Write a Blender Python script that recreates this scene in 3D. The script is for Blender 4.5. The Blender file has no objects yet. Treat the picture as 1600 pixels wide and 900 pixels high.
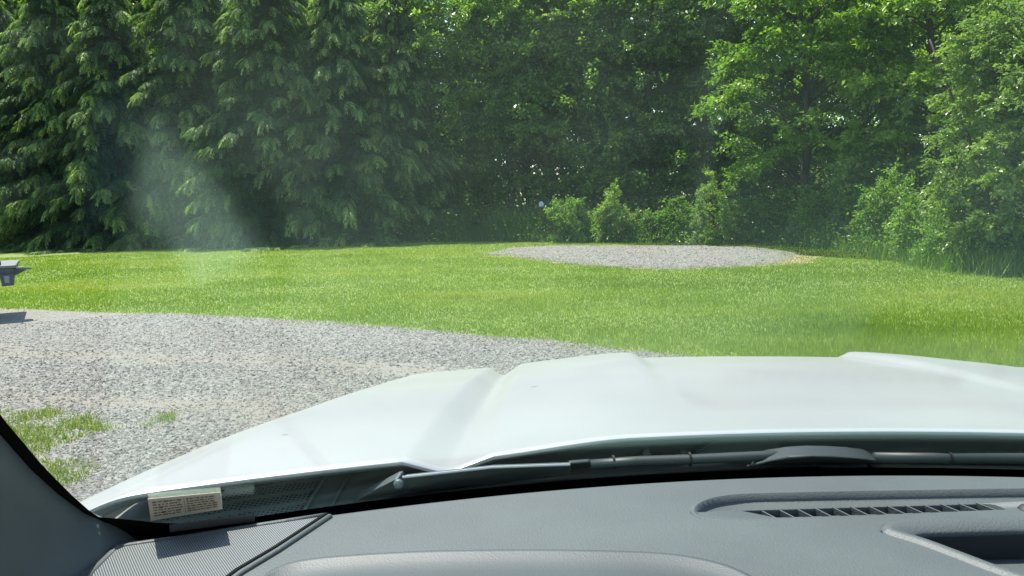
import bpy, bmesh, math, random
import numpy as np
from mathutils import Vector, Matrix

S = bpy.context.scene
C = S.collection
R = math.radians
rng = np.random.default_rng(7)
random.seed(7)

# ------------------------------------------------------------------ camera, sky, sun, exposure
YAW, PITCH, ROLL = R(6.2), math.atan(140 / 1232), R(1.4)
cd = bpy.data.cameras.new("camera"); cam = bpy.data.objects.new("camera", cd); C.objects.link(cam)
cd.sensor_width = 36; cd.lens = 36 * 1232 / 1600; cd.clip_start = .02; cd.clip_end = 2000
fw = Vector((-math.sin(YAW) * math.cos(PITCH), math.cos(YAW) * math.cos(PITCH), -math.sin(PITCH)))
r0 = Vector((math.cos(YAW), math.sin(YAW), 0)); u0 = r0.cross(fw)
rt = r0 * math.cos(ROLL) - u0 * math.sin(ROLL); up = rt.cross(fw)
cam.matrix_world = Matrix(((rt.x, up.x, -fw.x, -.36), (rt.y, up.y, -fw.y, 0), (rt.z, up.z, -fw.z, 1.65), (0, 0, 0, 1)))
S.camera = cam

SUN_EL, SUN_AZ = R(65.5), R(43)          # azimuth counted to the left of +Y
w = bpy.data.worlds.new("World"); S.world = w; w.use_nodes = True
nt = w.node_tree
sky = nt.nodes.new("ShaderNodeTexSky"); sky.sky_type = 'NISHITA'; sky.sun_disc = False
sky.sun_elevation = SUN_EL; sky.sun_rotation = -SUN_AZ
nt.links.new(sky.outputs[0], nt.nodes["Background"].inputs[0]); nt.nodes["Background"].inputs[1].default_value = .15
sl = bpy.data.lights.new("sun", 'SUN'); sl.energy = 4.6; sl.angle = R(.5); sl.color = (1, .96, .88)
so = bpy.data.objects.new("sun", sl); C.objects.link(so)
sd = Vector((-math.sin(SUN_AZ) * math.cos(SUN_EL), math.cos(SUN_AZ) * math.cos(SUN_EL), math.sin(SUN_EL)))
so.rotation_euler = sd.to_track_quat('Z', 'Y').to_euler(); so.location = (0, 0, 30)
vs = S.view_settings
vs.view_transform = 'Standard'; vs.look = 'None'; vs.gamma = 1; vs.use_curve_mapping = False; vs.exposure = 1.12
S.cycles.max_bounces = 10; S.cycles.transparent_max_bounces = 12; S.cycles.diffuse_bounces = 5
S.cycles.glossy_bounces = 3; S.cycles.transmission_bounces = 4
S.cycles.use_denoising = True

# ------------------------------------------------------------------ helpers
def tag(o, label=None, cat=None, group=None, kind=None):
    if label: o['label'] = label
    if cat: o['category'] = cat
    if group: o['group'] = group
    if kind: o['kind'] = kind
    return o

def empty(name, loc=(0, 0, 0), rz=0):
    o = bpy.data.objects.new(name, None); C.objects.link(o); o.location = loc; o.rotation_euler = (0, 0, rz)
    o.empty_display_size = .2
    return o

def link(name, me, m=None, parent=None):
    o = bpy.data.objects.new(name, me); C.objects.link(o)
    if m: me.materials.append(m)
    if parent: o.parent = parent
    return o

def npmesh(name, V, Q, smooth=False, attrs=None):
    """V (n,3), Q (m,k) constant k"""
    V = np.asarray(V, np.float32).reshape(-1, 3); Q = np.asarray(Q, np.int32); m, k = Q.shape
    me = bpy.data.meshes.new(name)
    me.vertices.add(len(V)); me.vertices.foreach_set('co', V.ravel())
    me.loops.add(m * k); me.loops.foreach_set('vertex_index', Q.ravel())
    me.polygons.add(m); me.polygons.foreach_set('loop_start', np.arange(0, m * k, k, dtype=np.int32))
    me.polygons.foreach_set('use_smooth', np.full(m, smooth))
    if attrs:
        for n, (dom, a) in attrs.items():
            at = me.attributes.new(n, 'FLOAT', dom); at.data.foreach_set('value', np.asarray(a, np.float32))
    me.update(); me.validate()
    return me

class MB:
    def __init__(s): s.v = []; s.f = []
    def add(s, vs_, fs):
        b = len(s.v); s.v += [tuple(p) for p in vs_]; s.f += [tuple(i + b for i in f) for f in fs]; return s
    def box(s, lo, hi):
        x0, y0, z0 = lo; x1, y1, z1 = hi
        return s.add([(x0, y0, z0), (x1, y0, z0), (x1, y1, z0), (x0, y1, z0), (x0, y0, z1), (x1, y0, z1), (x1, y1, z1), (x0, y1, z1)],
                     [(0, 3, 2, 1), (4, 5, 6, 7), (0, 1, 5, 4), (1, 2, 6, 5), (2, 3, 7, 6), (3, 0, 4, 7)])
    def prism(s, pts, ext):
        n = len(pts); e = Vector(ext); P = [Vector(p) for p in pts]
        return s.add(P + [p + e for p in P], [tuple(range(n)), tuple(reversed(range(n, 2 * n)))] +
                     [(i, n + i, n + (i + 1) % n, (i + 1) % n) for i in range(n)])
    def grid(s, rows):
        n = len(rows[0]); vs_ = [p for r in rows for p in r]
        return s.add(vs_, [(i * n + j, i * n + j + 1, (i + 1) * n + j + 1, (i + 1) * n + j) for i in range(len(rows) - 1) for j in range(n - 1)])
    def tube(s, pts, rad, n=8, flat=1.):
        P = [Vector(p) for p in pts]; rad = rad if hasattr(rad, '__len__') else [rad] * len(P); rings = []
        for i, p in enumerate(P):
            d = (P[min(i + 1, len(P) - 1)] - P[max(i - 1, 0)]).normalized()
            a = d.cross(Vector((0, 0, 1)));  a = a if a.length > .05 else d.cross(Vector((1, 0, 0)))
            a.normalize(); b = a.cross(d)
            rings.append([p + (a * math.cos(t) + b * math.sin(t) * flat) * rad[i] for t in [2 * math.pi * k / n for k in range(n)]])
        b0 = [p for r in rings for p in r]; f = []
        for i in range(len(P) - 1):
            f += [(i * n + k, i * n + (k + 1) % n, (i + 1) * n + (k + 1) % n, (i + 1) * n + k) for k in range(n)]
        f += [tuple(reversed(range(n))), tuple(range((len(P) - 1) * n, len(P) * n))]
        return s.add(b0, f)
    def lathe(s, prof, c, ax=(0, 0, 1), n=20):
        ax = Vector(ax).normalized(); a = ax.orthogonal().normalized(); b = ax.cross(a); c = Vector(c); vs_ = []
        for r, h in prof:
            vs_ += [c + ax * h + (a * math.cos(2 * math.pi * k / n) + b * math.sin(2 * math.pi * k / n)) * r for k in range(n)]
        f = [(i * n + k, i * n + (k + 1) % n, (i + 1) * n + (k + 1) % n, (i + 1) * n + k) for i in range(len(prof) - 1) for k in range(n)]
        f += [tuple(reversed(range(n))), tuple(range((len(prof) - 1) * n, len(prof) * n))]
        return s.add(vs_, f)
    def build(s, name, m, parent=None, bevel=0, smooth=False, solid=0, sub=0):
        me = bpy.data.meshes.new(name); me.from_pydata(s.v, [], s.f); me.update()
        bm = bmesh.new(); bm.from_mesh(me); bmesh.ops.recalc_face_normals(bm, faces=bm.faces); bm.to_mesh(me); bm.free()
        if smooth: me.polygons.foreach_set('use_smooth', [True] * len(me.polygons))
        o = link(name, me, m, parent)
        if solid:
            k = o.modifiers.new('s', 'SOLIDIFY'); k.thickness = solid; k.offset = 0
        if bevel:
            k = o.modifiers.new('b', 'BEVEL'); k.width = bevel; k.segments = 3; k.limit_method = 'ANGLE'; k.angle_limit = R(35)
            me.polygons.foreach_set('use_smooth', [True] * len(me.polygons)); o.modifiers.new('w', 'WEIGHTED_NORMAL')
        if sub:
            k = o.modifiers.new('d', 'SUBSURF'); k.levels = k.render_levels = sub
        return o

# ------------------------------------------------------------------ materials
def newmat(name):
    m = bpy.data.materials.new(name); m.use_nodes = True
    return m, m.node_tree, m.node_tree.nodes["Principled BSDF"]

def N(t, typ, **kw):
    n = t.nodes.new(typ)
    for k, v in kw.items(): setattr(n, k, v)
    return n

def noise(t, scale, detail=4, rough=.55, vec=None):
    n = N(t, "ShaderNodeTexNoise"); n.inputs["Scale"].default_value = scale; n.inputs["Detail"].default_value = detail
    n.inputs["Roughness"].default_value = rough
    if vec is None:
        g = N(t, "ShaderNodeNewGeometry"); vec = g.outputs["Position"]
    t.links.new(vec, n.inputs["Vector"]); return n

def ramp(t, fac, stops):
    r = N(t, "ShaderNodeValToRGB"); e = r.color_ramp.elements
    while len(e) < len(stops): e.new(.5)
    for i, (p, c) in enumerate(stops): e[i].position = p; e[i].color = (*c, 1)
    t.links.new(fac, r.inputs[0]); return r

def mix(t, fac, a, b, mode='MIX'):
    m = N(t, "ShaderNodeMix", data_type='RGBA', blend_type=mode)
    for s_, v in ((0, fac), (6, a), (7, b)):
        if hasattr(v, 'is_output'): t.links.new(v, m.inputs[s_])
        else: m.inputs[s_].default_value = v if s_ == 0 else (*v, 1)
    return m.outputs[2]

def bump(t, p, h, strength, dist):
    b = N(t, "ShaderNodeBump"); b.inputs["Strength"].default_value = strength; b.inputs["Distance"].default_value = dist
    t.links.new(h, b.inputs["Height"]); t.links.new(b.outputs[0], p.inputs["Normal"]); return b

def plain(name, col, rough=.5, var=.15, scale=30, spec=.5, bmp=0, metal=0):
    m, t, p = newmat(name)
    n = noise(t, scale)
    c = ramp(t, n.outputs[0], [(.25, tuple(x * (1 - var) for x in col)), (.75, tuple(min(1, x * (1 + var)) for x in col))])
    t.links.new(c.outputs[0], p.inputs["Base Color"]); p.inputs["Roughness"].default_value = rough
    p.inputs["Specular IOR Level"].default_value = spec; p.inputs["Metallic"].default_value = metal
    if bmp: bump(t, p, n.outputs[0], bmp, .002)
    return m

def leafmat(name, stops, trans=.35, rough=.4, spec=.5, tint=(1.35, 1.6, .5)):
    """stops: colour ramp over the per-leaf random value; translucent so that leaves glow when lit from behind"""
    m, t, p = newmat(name)
    a = N(t, "ShaderNodeAttribute", attribute_name='rnd')
    r = ramp(t, a.outputs["Fac"], stops)
    n = noise(t, .35, 2)
    c = mix(t, .35, r.outputs[0], ramp(t, n.outputs[0], [(.3, (.68, .74, .62)), (.7, (1, 1, 1))]).outputs[0], 'MULTIPLY')
    t.links.new(c, p.inputs["Base Color"]); p.inputs["Roughness"].default_value = rough; p.inputs["Specular IOR Level"].default_value = spec
    tr = N(t, "ShaderNodeBsdfTranslucent"); t.links.new(mix(t, 1, c, tint, 'MULTIPLY'), tr.inputs[0])
    ms = N(t, "ShaderNodeMixShader"); ms.inputs[0].default_value = trans
    t.links.new(p.outputs[0], ms.inputs[1]); t.links.new(tr.outputs[0], ms.inputs[2])
    t.links.new(ms.outputs[0], t.nodes["Material Output"].inputs[0])
    return m

M = {}
M['bark'] = plain('bark', (.07, .055, .042), .9, .4, 14, .2, .6)
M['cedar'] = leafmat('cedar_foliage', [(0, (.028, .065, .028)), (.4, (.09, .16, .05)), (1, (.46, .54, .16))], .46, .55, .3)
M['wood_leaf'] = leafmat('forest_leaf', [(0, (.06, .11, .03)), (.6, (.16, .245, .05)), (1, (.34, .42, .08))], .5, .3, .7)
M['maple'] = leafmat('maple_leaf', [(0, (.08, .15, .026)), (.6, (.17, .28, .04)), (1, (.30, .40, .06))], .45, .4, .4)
M['bush'] = leafmat('bush_leaf', [(0, (.09, .15, .045)), (.6, (.19, .275, .075)), (1, (.36, .42, .15))], .4, .35, .5)
M['shrub'] = leafmat('shrub_leaf', [(0, (.05, .12, .028)), (.6, (.14, .25, .045)), (1, (.28, .38, .08))], .42, .4, .4)
M['weed'] = leafmat('weed_blade', [(0, (.045, .10, .025)), (1, (.19, .29, .06))], .4, .5, .3)

# ------------------------------------------------------------------ ground
def rag(poly, amp, step=.12, seed=1):
    """closed polygon resampled and roughened"""
    rr = np.random.default_rng(seed); P = np.array(poly, float); out = []
    for a, b in zip(P, np.roll(P, -1, 0)):
        n = max(2, int(np.linalg.norm(b - a) / step)); out.append(a + (b - a) * np.linspace(0, 1, n, endpoint=False)[:, None])
    Q = np.concatenate(out); n = len(Q)
    k = np.fft.rfftfreq(n, 1); off = []
    for _ in range(2):
        f = np.fft.rfft(rr.normal(size=n)); f *= 1 / (1 + (k * 60) ** 1.1); x = np.fft.irfft(f, n); off.append(x / x.std())
    return Q + np.array(off).T * amp

def smooth_poly(pts, n=12):
    P = np.array(pts, float); out = []
    m = len(P)
    for i in range(m):
        p0, p1, p2, p3 = P[i - 1], P[i], P[(i + 1) % m], P[(i + 2) % m]
        for t in np.linspace(0, 1, n, endpoint=False):
            out.append(.5 * (2 * p1 + (p2 - p0) * t + (2 * p0 - 5 * p1 + 4 * p2 - p3) * t * t + (3 * p1 - p0 - 3 * p2 + p3) * t ** 3))
    return np.array(out)

def inside(P, poly):
    x, y = P[:, 0], P[:, 1]; c = np.zeros(len(P), bool); n = len(poly)
    for i in range(n):
        x0, y0 = poly[i]; x1, y1 = poly[i - 1]
        if y0 == y1: continue
        h = ((y0 > y) != (y1 > y)) & (x < (x1 - x0) * (y - y0) / (y1 - y0) + x0); c ^= h
    return c

def sheet(name, poly, z, m, kind='structure'):
    bm = bmesh.new(); bm.faces.new([bm.verts.new((x, y, z)) for x, y in poly])
    bmesh.ops.triangulate(bm, faces=bm.faces); me = bpy.data.meshes.new(name); bm.to_mesh(me); bm.free()
    for p in me.polygons:
        if p.normal.z < 0: p.flip()
    return tag(link(name, me, m), kind=kind)

m, t, p = newmat('lawn_soil')
n1 = noise(t, .5, 5); n2 = noise(t, 14, 4)
c = mix(t, n2.outputs[0], ramp(t, n1.outputs[0], [(.3, (.14, .21, .028)), (.7, (.21, .275, .045))]).outputs[0], (.12, .165, .03))
t.links.new(c, p.inputs["Base Color"]); p.inputs["Roughness"].default_value = .9; bump(t, p, n2.outputs[0], .8, .02); M['lawn'] = m

def gravelmat(name, warm):
    m, t, p = newmat(name)
    g = N(t, "ShaderNodeNewGeometry")
    v = N(t, "ShaderNodeTexVoronoi"); v.inputs["Scale"].default_value = 42; t.links.new(g.outputs["Position"], v.inputs["Vector"])
    big = noise(t, .55, 4); mid = noise(t, 5, 3)
    cs = N(t, "ShaderNodeSeparateColor"); t.links.new(v.outputs["Color"], cs.inputs[0])
    st = ramp(t, cs.outputs[0], [(0, (.12, .117, .102)), (.5, (.19, .186, .165)), (1, (.28, .274, .245))])
    dirt = ramp(t, mid.outputs[0], [(.3, (.175, .15, .108)), (.7, (.25, .218, .168))])
    # two dusty wheel tracks that curve over the drive
    sx = N(t, "ShaderNodeSeparateXYZ"); t.links.new(g.outputs["Position"], sx.inputs[0])
    sw = N(t, "ShaderNodeMath", operation='MULTIPLY'); sw.inputs[1].default_value = .6; t.links.new(sx.outputs[0], sw.inputs[0])
    sn = N(t, "ShaderNodeMath", operation='SINE'); t.links.new(sw.outputs[0], sn.inputs[0])
    def band(y0, k, wd):
        a = N(t, "ShaderNodeMath", operation='MULTIPLY_ADD'); a.inputs[1].default_value = k; a.inputs[2].default_value = -y0
        t.links.new(sx.outputs[0], a.inputs[0])
        b = N(t, "ShaderNodeMath", operation='ADD'); t.links.new(a.outputs[0], b.inputs[0]); t.links.new(sx.outputs[1], b.inputs[1])
        b2 = N(t, "ShaderNodeMath", operation='MULTIPLY_ADD'); b2.inputs[1].default_value = .35; t.links.new(sn.outputs[0], b2.inputs[0]); t.links.new(b.outputs[0], b2.inputs[2])
        d = N(t, "ShaderNodeMath", operation='ABSOLUTE'); t.links.new(b2.outputs[0], d.inputs[0])
        e = N(t, "ShaderNodeMapRange"); e.inputs[1].default_value = 0; e.inputs[2].default_value = wd; e.inputs[3].default_value = 1; e.inputs[4].default_value = 0
        t.links.new(d.outputs[0], e.inputs[0]); return e.outputs[0]
    mx = N(t, "ShaderNodeMath", operation='MAXIMUM'); t.links.new(band(6.35, .33, .5), mx.inputs[0]); t.links.new(band(4.6, .33, .42), mx.inputs[1])
    mm = N(t, "ShaderNodeMath", operation='MULTIPLY'); mm.inputs[1].default_value = warm; t.links.new(mx.outputs[0], mm.inputs[0])
    soil = ramp(t, big.outputs[0], [(.45, (0, 0, 0)), (.68, (.7, .7, .7))])
    t.links.new(mix(t, soil.outputs[0], mix(t, mm.outputs[0], st.outputs[0], dirt.outputs[0]), dirt.outputs[0]), p.inputs["Base Color"]); p.inputs["Roughness"].default_value = .85
    bump(t, p, v.outputs["Distance"], .9, .012)
    return m
M['gravel'] = gravelmat('gravel', .6)
M['gravel_patch'] = gravelmat('gravel_patch', 0)
M['litter'] = plain('leaf_litter', (.045, .038, .022), .95, .5, 9, .1, .5)
m, t, p = newmat('stone')
a = N(t, "ShaderNodeAttribute", attribute_name='rnd')
st = ramp(t, a.outputs["Fac"], [(0, (.10, .095, .078)), (.45, (.17, .164, .138)), (.85, (.25, .243, .207)), (1, (.40, .39, .34))])
t.links.new(st.outputs[0], p.inputs["Base Color"]); p.inputs["Roughness"].default_value = .75; M['stone'] = m

bm = bmesh.new()
bmesh.ops.create_grid(bm, x_segments=8, y_segments=8, size=600); me = bpy.data.meshes.new('ground'); bm.to_mesh(me); bm.free()
tag(link('ground', me, M['lawn']), kind='structure')

drive = rag([(-40, -14), (-40, 11.0), (-26, 12.1), (-16, 12.6), (-10.4, 12.15), (-6.6, 11.4), (-3.2, 10.2), (-1.8, 9.5), (-.6, 8.65), (.7, 8.05), (2, 7.2), (3.5, 6.4), (8, 6.2), (14, 6), (14, -14)], .09, .12, 3)
patch = rag(smooth_poly([(-3.4, 24.0), (-2.6, 26.2), (-.9, 27.0), (2, 26.1), (4.4, 24.9), (5.1, 22.8), (4.5, 20.2), (3.0, 18.2), (1.4, 17.6), (.1, 18.3), (-1.2, 19.9), (-2.6, 21.9)], 10) - [.15, 0], .16, .15, 5)
weedstrip = rag(smooth_poly([(-9, 8.2), (-6.4, 6.6), (-5.2, 6.0), (-4.45, 5.75), (-4.1, 5.55), (-3.85, 5.6), (-3.75, 5.45), (-4.05, 5.2), (-4.1, 4.9), (-3.62, 4.62), (-3.55, 4.3), (-3.9, 4.2), (-4.6, 4.4), (-6, 4.8), (-9, 6)], 8), .05, .1, 9)
isle = rag(smooth_poly([(-4.0, 5.75), (-3.7, 5.72), (-3.45, 5.62), (-3.5, 5.5), (-3.8, 5.55)], 6), .03, .08, 11)
forest = rag([(-80, 33.5), (-30, 32.4), (-20, 31.8), (-12, 31.2), (-7, 31.4), (-3, 29.8), (0, 28.7), (3.4, 27.6), (5.6, 26.9), (6.7, 24), (7.3, 21.5), (7.5, 18.8), (7.5, 17), (8.2, 15.6), (9.5, 15), (16, 14.2), (60, 14), (80, 120), (-80, 120)], .13, .35, 13)
M['soil'] = plain('dry_soil', (.30, .245, .14), .95, .35, 5, .1, .5)
pc = np.array([.9, 22.4])
sheet('worn_soil', rag(pc + (smooth_poly([(-3.5, 24.0), (-2.6, 26.2), (-.9, 27.0), (2, 26.1), (4.6, 24.9), (5.6, 22.6), (4.8, 20.0), (3.0, 18.0), (1.4, 17.6), (.1, 18.3), (-1.2, 19.9), (-2.6, 21.9)], 10) - pc) * 1.05, .28, .2, 15), .004, M['soil'])
sheet('gravel_driveway', drive, .008, M['gravel'])
sheet('gravel_clearing', patch, .008, M['gravel_patch'])
sheet('forest_floor', forest, .004, M['litter'])

# grass blades: real blades over the lawn, thinner far away
def fan_points(n, dmin, dmax, power, a0=-52, a1=36):
    u = rng.random(n)
    if power == 2: d = dmin * (dmax / dmin) ** u
    else: d = dmin + (dmax - dmin) * u
    a = np.radians(a0 + (a1 - a0) * rng.random(n))
    return np.stack([-.36 + d * np.sin(a), d * np.cos(a)], 1), d

def vnoise(P, scale, seed):
    """cheap smooth 2D value noise"""
    g = np.random.default_rng(seed).random((256, 256)); q = P / scale + 1000; i = np.floor(q).astype(int); f = q - i; f = f * f * (3 - 2 * f)
    a = lambda dx, dy: g[(i[:, 0] + dx) % 256, (i[:, 1] + dy) % 256]
    return (a(0, 0) * (1 - f[:, 0]) + a(1, 0) * f[:, 0]) * (1 - f[:, 1]) + (a(0, 1) * (1 - f[:, 0]) + a(1, 1) * f[:, 0]) * f[:, 1]

def blades(P, d, h, wd, lean=.6):
    n = len(P); az = rng.random(n) * 2 * np.pi; s = np.stack([np.cos(az), np.sin(az)], 1)
    la = rng.random(n) * 2 * np.pi; l = np.stack([np.cos(la), np.sin(la)], 1) * (h * lean * rng.random(n))[:, None]
    z0 = np.full(n, .0)
    V = np.empty((n, 3, 3)); V[:, 0, :2] = P - s * wd[:, None] / 2; V[:, 1, :2] = P + s * wd[:, None] / 2; V[:, 2, :2] = P + l
    V[:, 0, 2] = V[:, 1, 2] = z0; V[:, 2, 2] = h
    return V.reshape(-1, 3), np.arange(n * 3).reshape(-1, 3)

P, d = fan_points(620000, 7.2, 33, 2)
keep = ~inside(P, forest) & ~inside(P + rng.normal(size=P.shape) * .55 * (.25 + vnoise(P, .9, 40))[:, None], patch)
edge = inside(P + rng.normal(size=P.shape) * .30 * vnoise(P, .7, 41)[:, None] + .0, drive); keep &= ~edge
P, d = P[keep], d[keep]
tall = vnoise(P, 1.3, 4) * .6 + vnoise(P, .35, 5) * .4
h = (.020 + .036 * tall ** 1.5) * (.6 + .8 * rng.random(len(P)))
rough_right = np.clip((P[:, 0] - 0) / 3, 0, 1) * np.clip((13 - P[:, 1]) / 4, 0, 1)
h *= 1 + .8 * rough_right
V, Q = blades(P, d, h, (.0009 * d) * (.6 + .8 * rng.random(len(P))))
g = vnoise(P, 2.6, 6) * .44 + vnoise(P * [.3, 1], .8, 7) * .34 + rng.random(len(P)) * .26 - .02 + .35 * np.clip(vnoise(P, 1.1, 47) - .72, 0, 1)
M['grass'] = leafmat('grass_blade', [(0, (.13, .225, .02)), (.45, (.255, .36, .03)), (.75, (.38, .43, .055)), (1, (.50, .46, .16))], .45, .5, .35, (.95, 1.1, .36))
o = link('grass', npmesh('grass', V, Q, False, {'rnd': ('FACE', g)}), M['grass']); tag(o, kind='stuff')

# rough weedy grass in the driveway and along the wood's edge
P, d = fan_points(200000, 3.6, 9.5, 1, -70, -30)
P2 = P + rng.normal(size=P.shape) * .035
k = inside(P2, weedstrip) | inside(P2, isle); P, d = P[k], d[k]
k = rng.random(len(P)) < np.clip(vnoise(P, .22, 21) * 2.1 - .2, 0, 1); P, d = P[k], d[k]
V, Q = blades(P, d, (.012 + .085 * rng.random(len(P)) * vnoise(P, .3, 8)), .006 + .006 * rng.random(len(P)), 1.1)
M['drivegrass'] = leafmat('drive_grass', [(0, (.13, .21, .018)), (.6, (.25, .33, .03)), (1, (.44, .42, .11))], .4, .5, .35, (1, 1.15, .36))
tag(link('grass', npmesh('grass', V, Q, False, {'rnd': ('FACE', rng.random(len(Q)))}), M['drivegrass']), kind='stuff')

# stones: loose gravel on the drive
P, d = fan_points(190000, 3.3, 13.5, 2, -60, 12)
k = inside(P, drive) | (inside(P + rng.normal(size=P.shape) * .2, drive) & (rng.random(len(P)) < .3))
k &= ~(inside(P, weedstrip) & (rng.random(len(P)) < .8)); P = P[k]; d = d[k]
tm = np.zeros(len(P))
for y0, wd in ((6.35, .5), (4.6, .42)): tm = np.maximum(tm, 1 - np.abs(P[:, 1] + .33 * P[:, 0] - y0 + .35 * np.sin(.6 * P[:, 0])) / wd)
k = rng.random(len(P)) > np.clip(tm * (.15 + 1.1 * vnoise(P, 1.1, 44)), 0, .85); P = P[k]; d = d[k]
P3, d3 = fan_points(26000, 17, 28, 2, -12, 18); k = inside(P3 + rng.normal(size=P3.shape) * .2, patch); P = np.concatenate([P, P3[k]]); d = np.concatenate([d, d3[k]])
n = len(P); base = np.array([(1, 0, 0), (0, 1, 0), (-1, 0, 0), (0, -1, 0), (0, 0, 1), (0, 0, -.3)], float)
sz = (.0055 + .013 * rng.random(n) ** 2.4) * np.where(d > 15, 1.7, np.clip(d / 7, .7, 1.15))
ax = rng.random((n, 1)) * 2 * np.pi; ca, sa = np.cos(ax), np.sin(ax)
V = base[None] * (.6 + .7 * rng.random((n, 6, 3))) * sz[:, None, None] * np.array([1.25, .9, .6]) + rng.normal(size=(n, 6, 3)) * sz[:, None, None] * .15
X = V[:, :, 0] * ca - V[:, :, 1] * sa; Y = V[:, :, 0] * sa + V[:, :, 1] * ca
V = np.stack([X + P[:, :1], Y + P[:, 1:], V[:, :, 2] + .009], 2)
tri = np.array([(0, 1, 4), (1, 2, 4), (2, 3, 4), (3, 0, 4), (1, 0, 5), (2, 1, 5), (3, 2, 5), (0, 3, 5)])
Q = (tri[None] + np.arange(n)[:, None, None] * 6).reshape(-1, 3)
rv = np.clip(rng.random(n) * .75 + .25 * vnoise(P, .8, 31), 0, 1)
tag(link('gravel', npmesh('gravel', V, Q, False, {'rnd': ('FACE', np.repeat(rv, 8))}), M['stone']), kind='stuff')

# ------------------------------------------------------------------ trees
def unit(a): return a / np.maximum(np.linalg.norm(a, axis=-1, keepdims=True), 1e-6)

def leaves(name, P, D, Nn, L, W, rnd, m, parent, fold=.18):
    D = unit(D); Sd = unit(np.cross(D, Nn)); Nn = np.cross(Sd, D); L = L[:, None]; W = W[:, None]
    V = np.stack([P, P + D * L * .45 + Sd * W / 2 + Nn * W * fold, P + D * L - Nn * L * .12, P + D * L * .45 - Sd * W / 2 + Nn * W * fold], 1)
    Q = np.arange(len(P) * 4).reshape(-1, 4)
    return link(name, npmesh(name, V, Q, False, {'rnd': ('FACE', rnd)}), m, parent)

def broadleaf(name, loc, seed, H, Rad, cb, ncl, nlf, L, m, label, cat='tree', group=None, flat=.45, trunk=.16, lean=(0, 0), topw=.35, csz=.75, bright=.0, stems=1):
    r = np.random.default_rng(seed); root = empty(name, loc); tag(root, label, cat, group)
    tb = MB(); cents = []
    axis = lambda z: np.array([lean[0] * z / H + .25 * math.sin(z * .6 + seed), lean[1] * z / H + .25 * math.cos(z * .5 + seed) - .25 * math.cos(seed), z])
    for s_ in range(stems):
        off = np.array([0, 0, 0]) if stems == 1 else np.array([r.normal() * .25, r.normal() * .25, 0]); sp = off * 3
        zs = np.linspace(0, H * .88, 10)
        tb.tube([axis(z) + off + sp * z / H for z in zs], [trunk / stems ** .5 * (1.25 - z / H) if z > 0 else trunk * 1.5 / stems ** .5 for z in zs], 8)
    for i in range(ncl):
        t = cb / H + (1 - cb / H) * r.random() ** .85; z = t * H
        k = (t - cb / H) / (1 - cb / H); prof = min(1, .55 + 2.2 * k) * (topw + (1 - topw) * (1 - k) ** .7)
        a = r.random() * 2 * np.pi; rr = Rad * prof * (.25 + .75 * r.random() ** .5)
        if stems == 4 and r.random() < .3: z *= 1 + .4 * r.random(); rr *= .6
        c = axis(z) + np.array([math.cos(a) * rr, math.sin(a) * rr, .0]); cents.append((c, a, rr))
        if rr > .5 and i % 2 == 0:
            b = axis(max(cb * .6, z - rr * .55)); mid = (b + c) / 2 + np.array([0, 0, .12 * rr])
            tb.tube([b, mid, c], [.018 + .012 * rr, .016 + .006 * rr, .008], 5)
    tb.build('trunk', M['bark'], root, smooth=True)
    Ps, Ds, Ns, Rn = [], [], [], []
    for c, a, rr in cents:
        nt_ = 9; out = np.array([math.cos(a), math.sin(a), 0]); cs = csz * (.7 + .6 * r.random()); cl = r.random()
        td = unit(r.normal(size=(nt_, 3)) * [1, 1, flat] + out * .45 + [0, 0, .05]); tl = cs * (.55 + .6 * r.random(nt_))
        i = r.integers(0, nt_, nlf); s_ = r.random(nlf) ** .75
        p = c + td[i] * (tl[i] * s_)[:, None] + r.normal(size=(nlf, 3)) * [.09, .09, .06] * cs - np.array([0, 0, .22])[None] * (s_ ** 2)[:, None] * cs
        Ps.append(p); Ds.append(td[i] + r.normal(size=(nlf, 3)) * .6 + [0, 0, -.25]); Ns.append(np.array([0, 0, 1]) + r.normal(size=(nlf, 3)) * .55)
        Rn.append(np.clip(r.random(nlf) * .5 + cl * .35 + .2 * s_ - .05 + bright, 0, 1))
    P = np.concatenate(Ps); n = len(P); LL = L * (.6 + .7 * r.random(n))
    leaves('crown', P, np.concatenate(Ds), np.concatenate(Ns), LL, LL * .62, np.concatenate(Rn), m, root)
    return root

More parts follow.
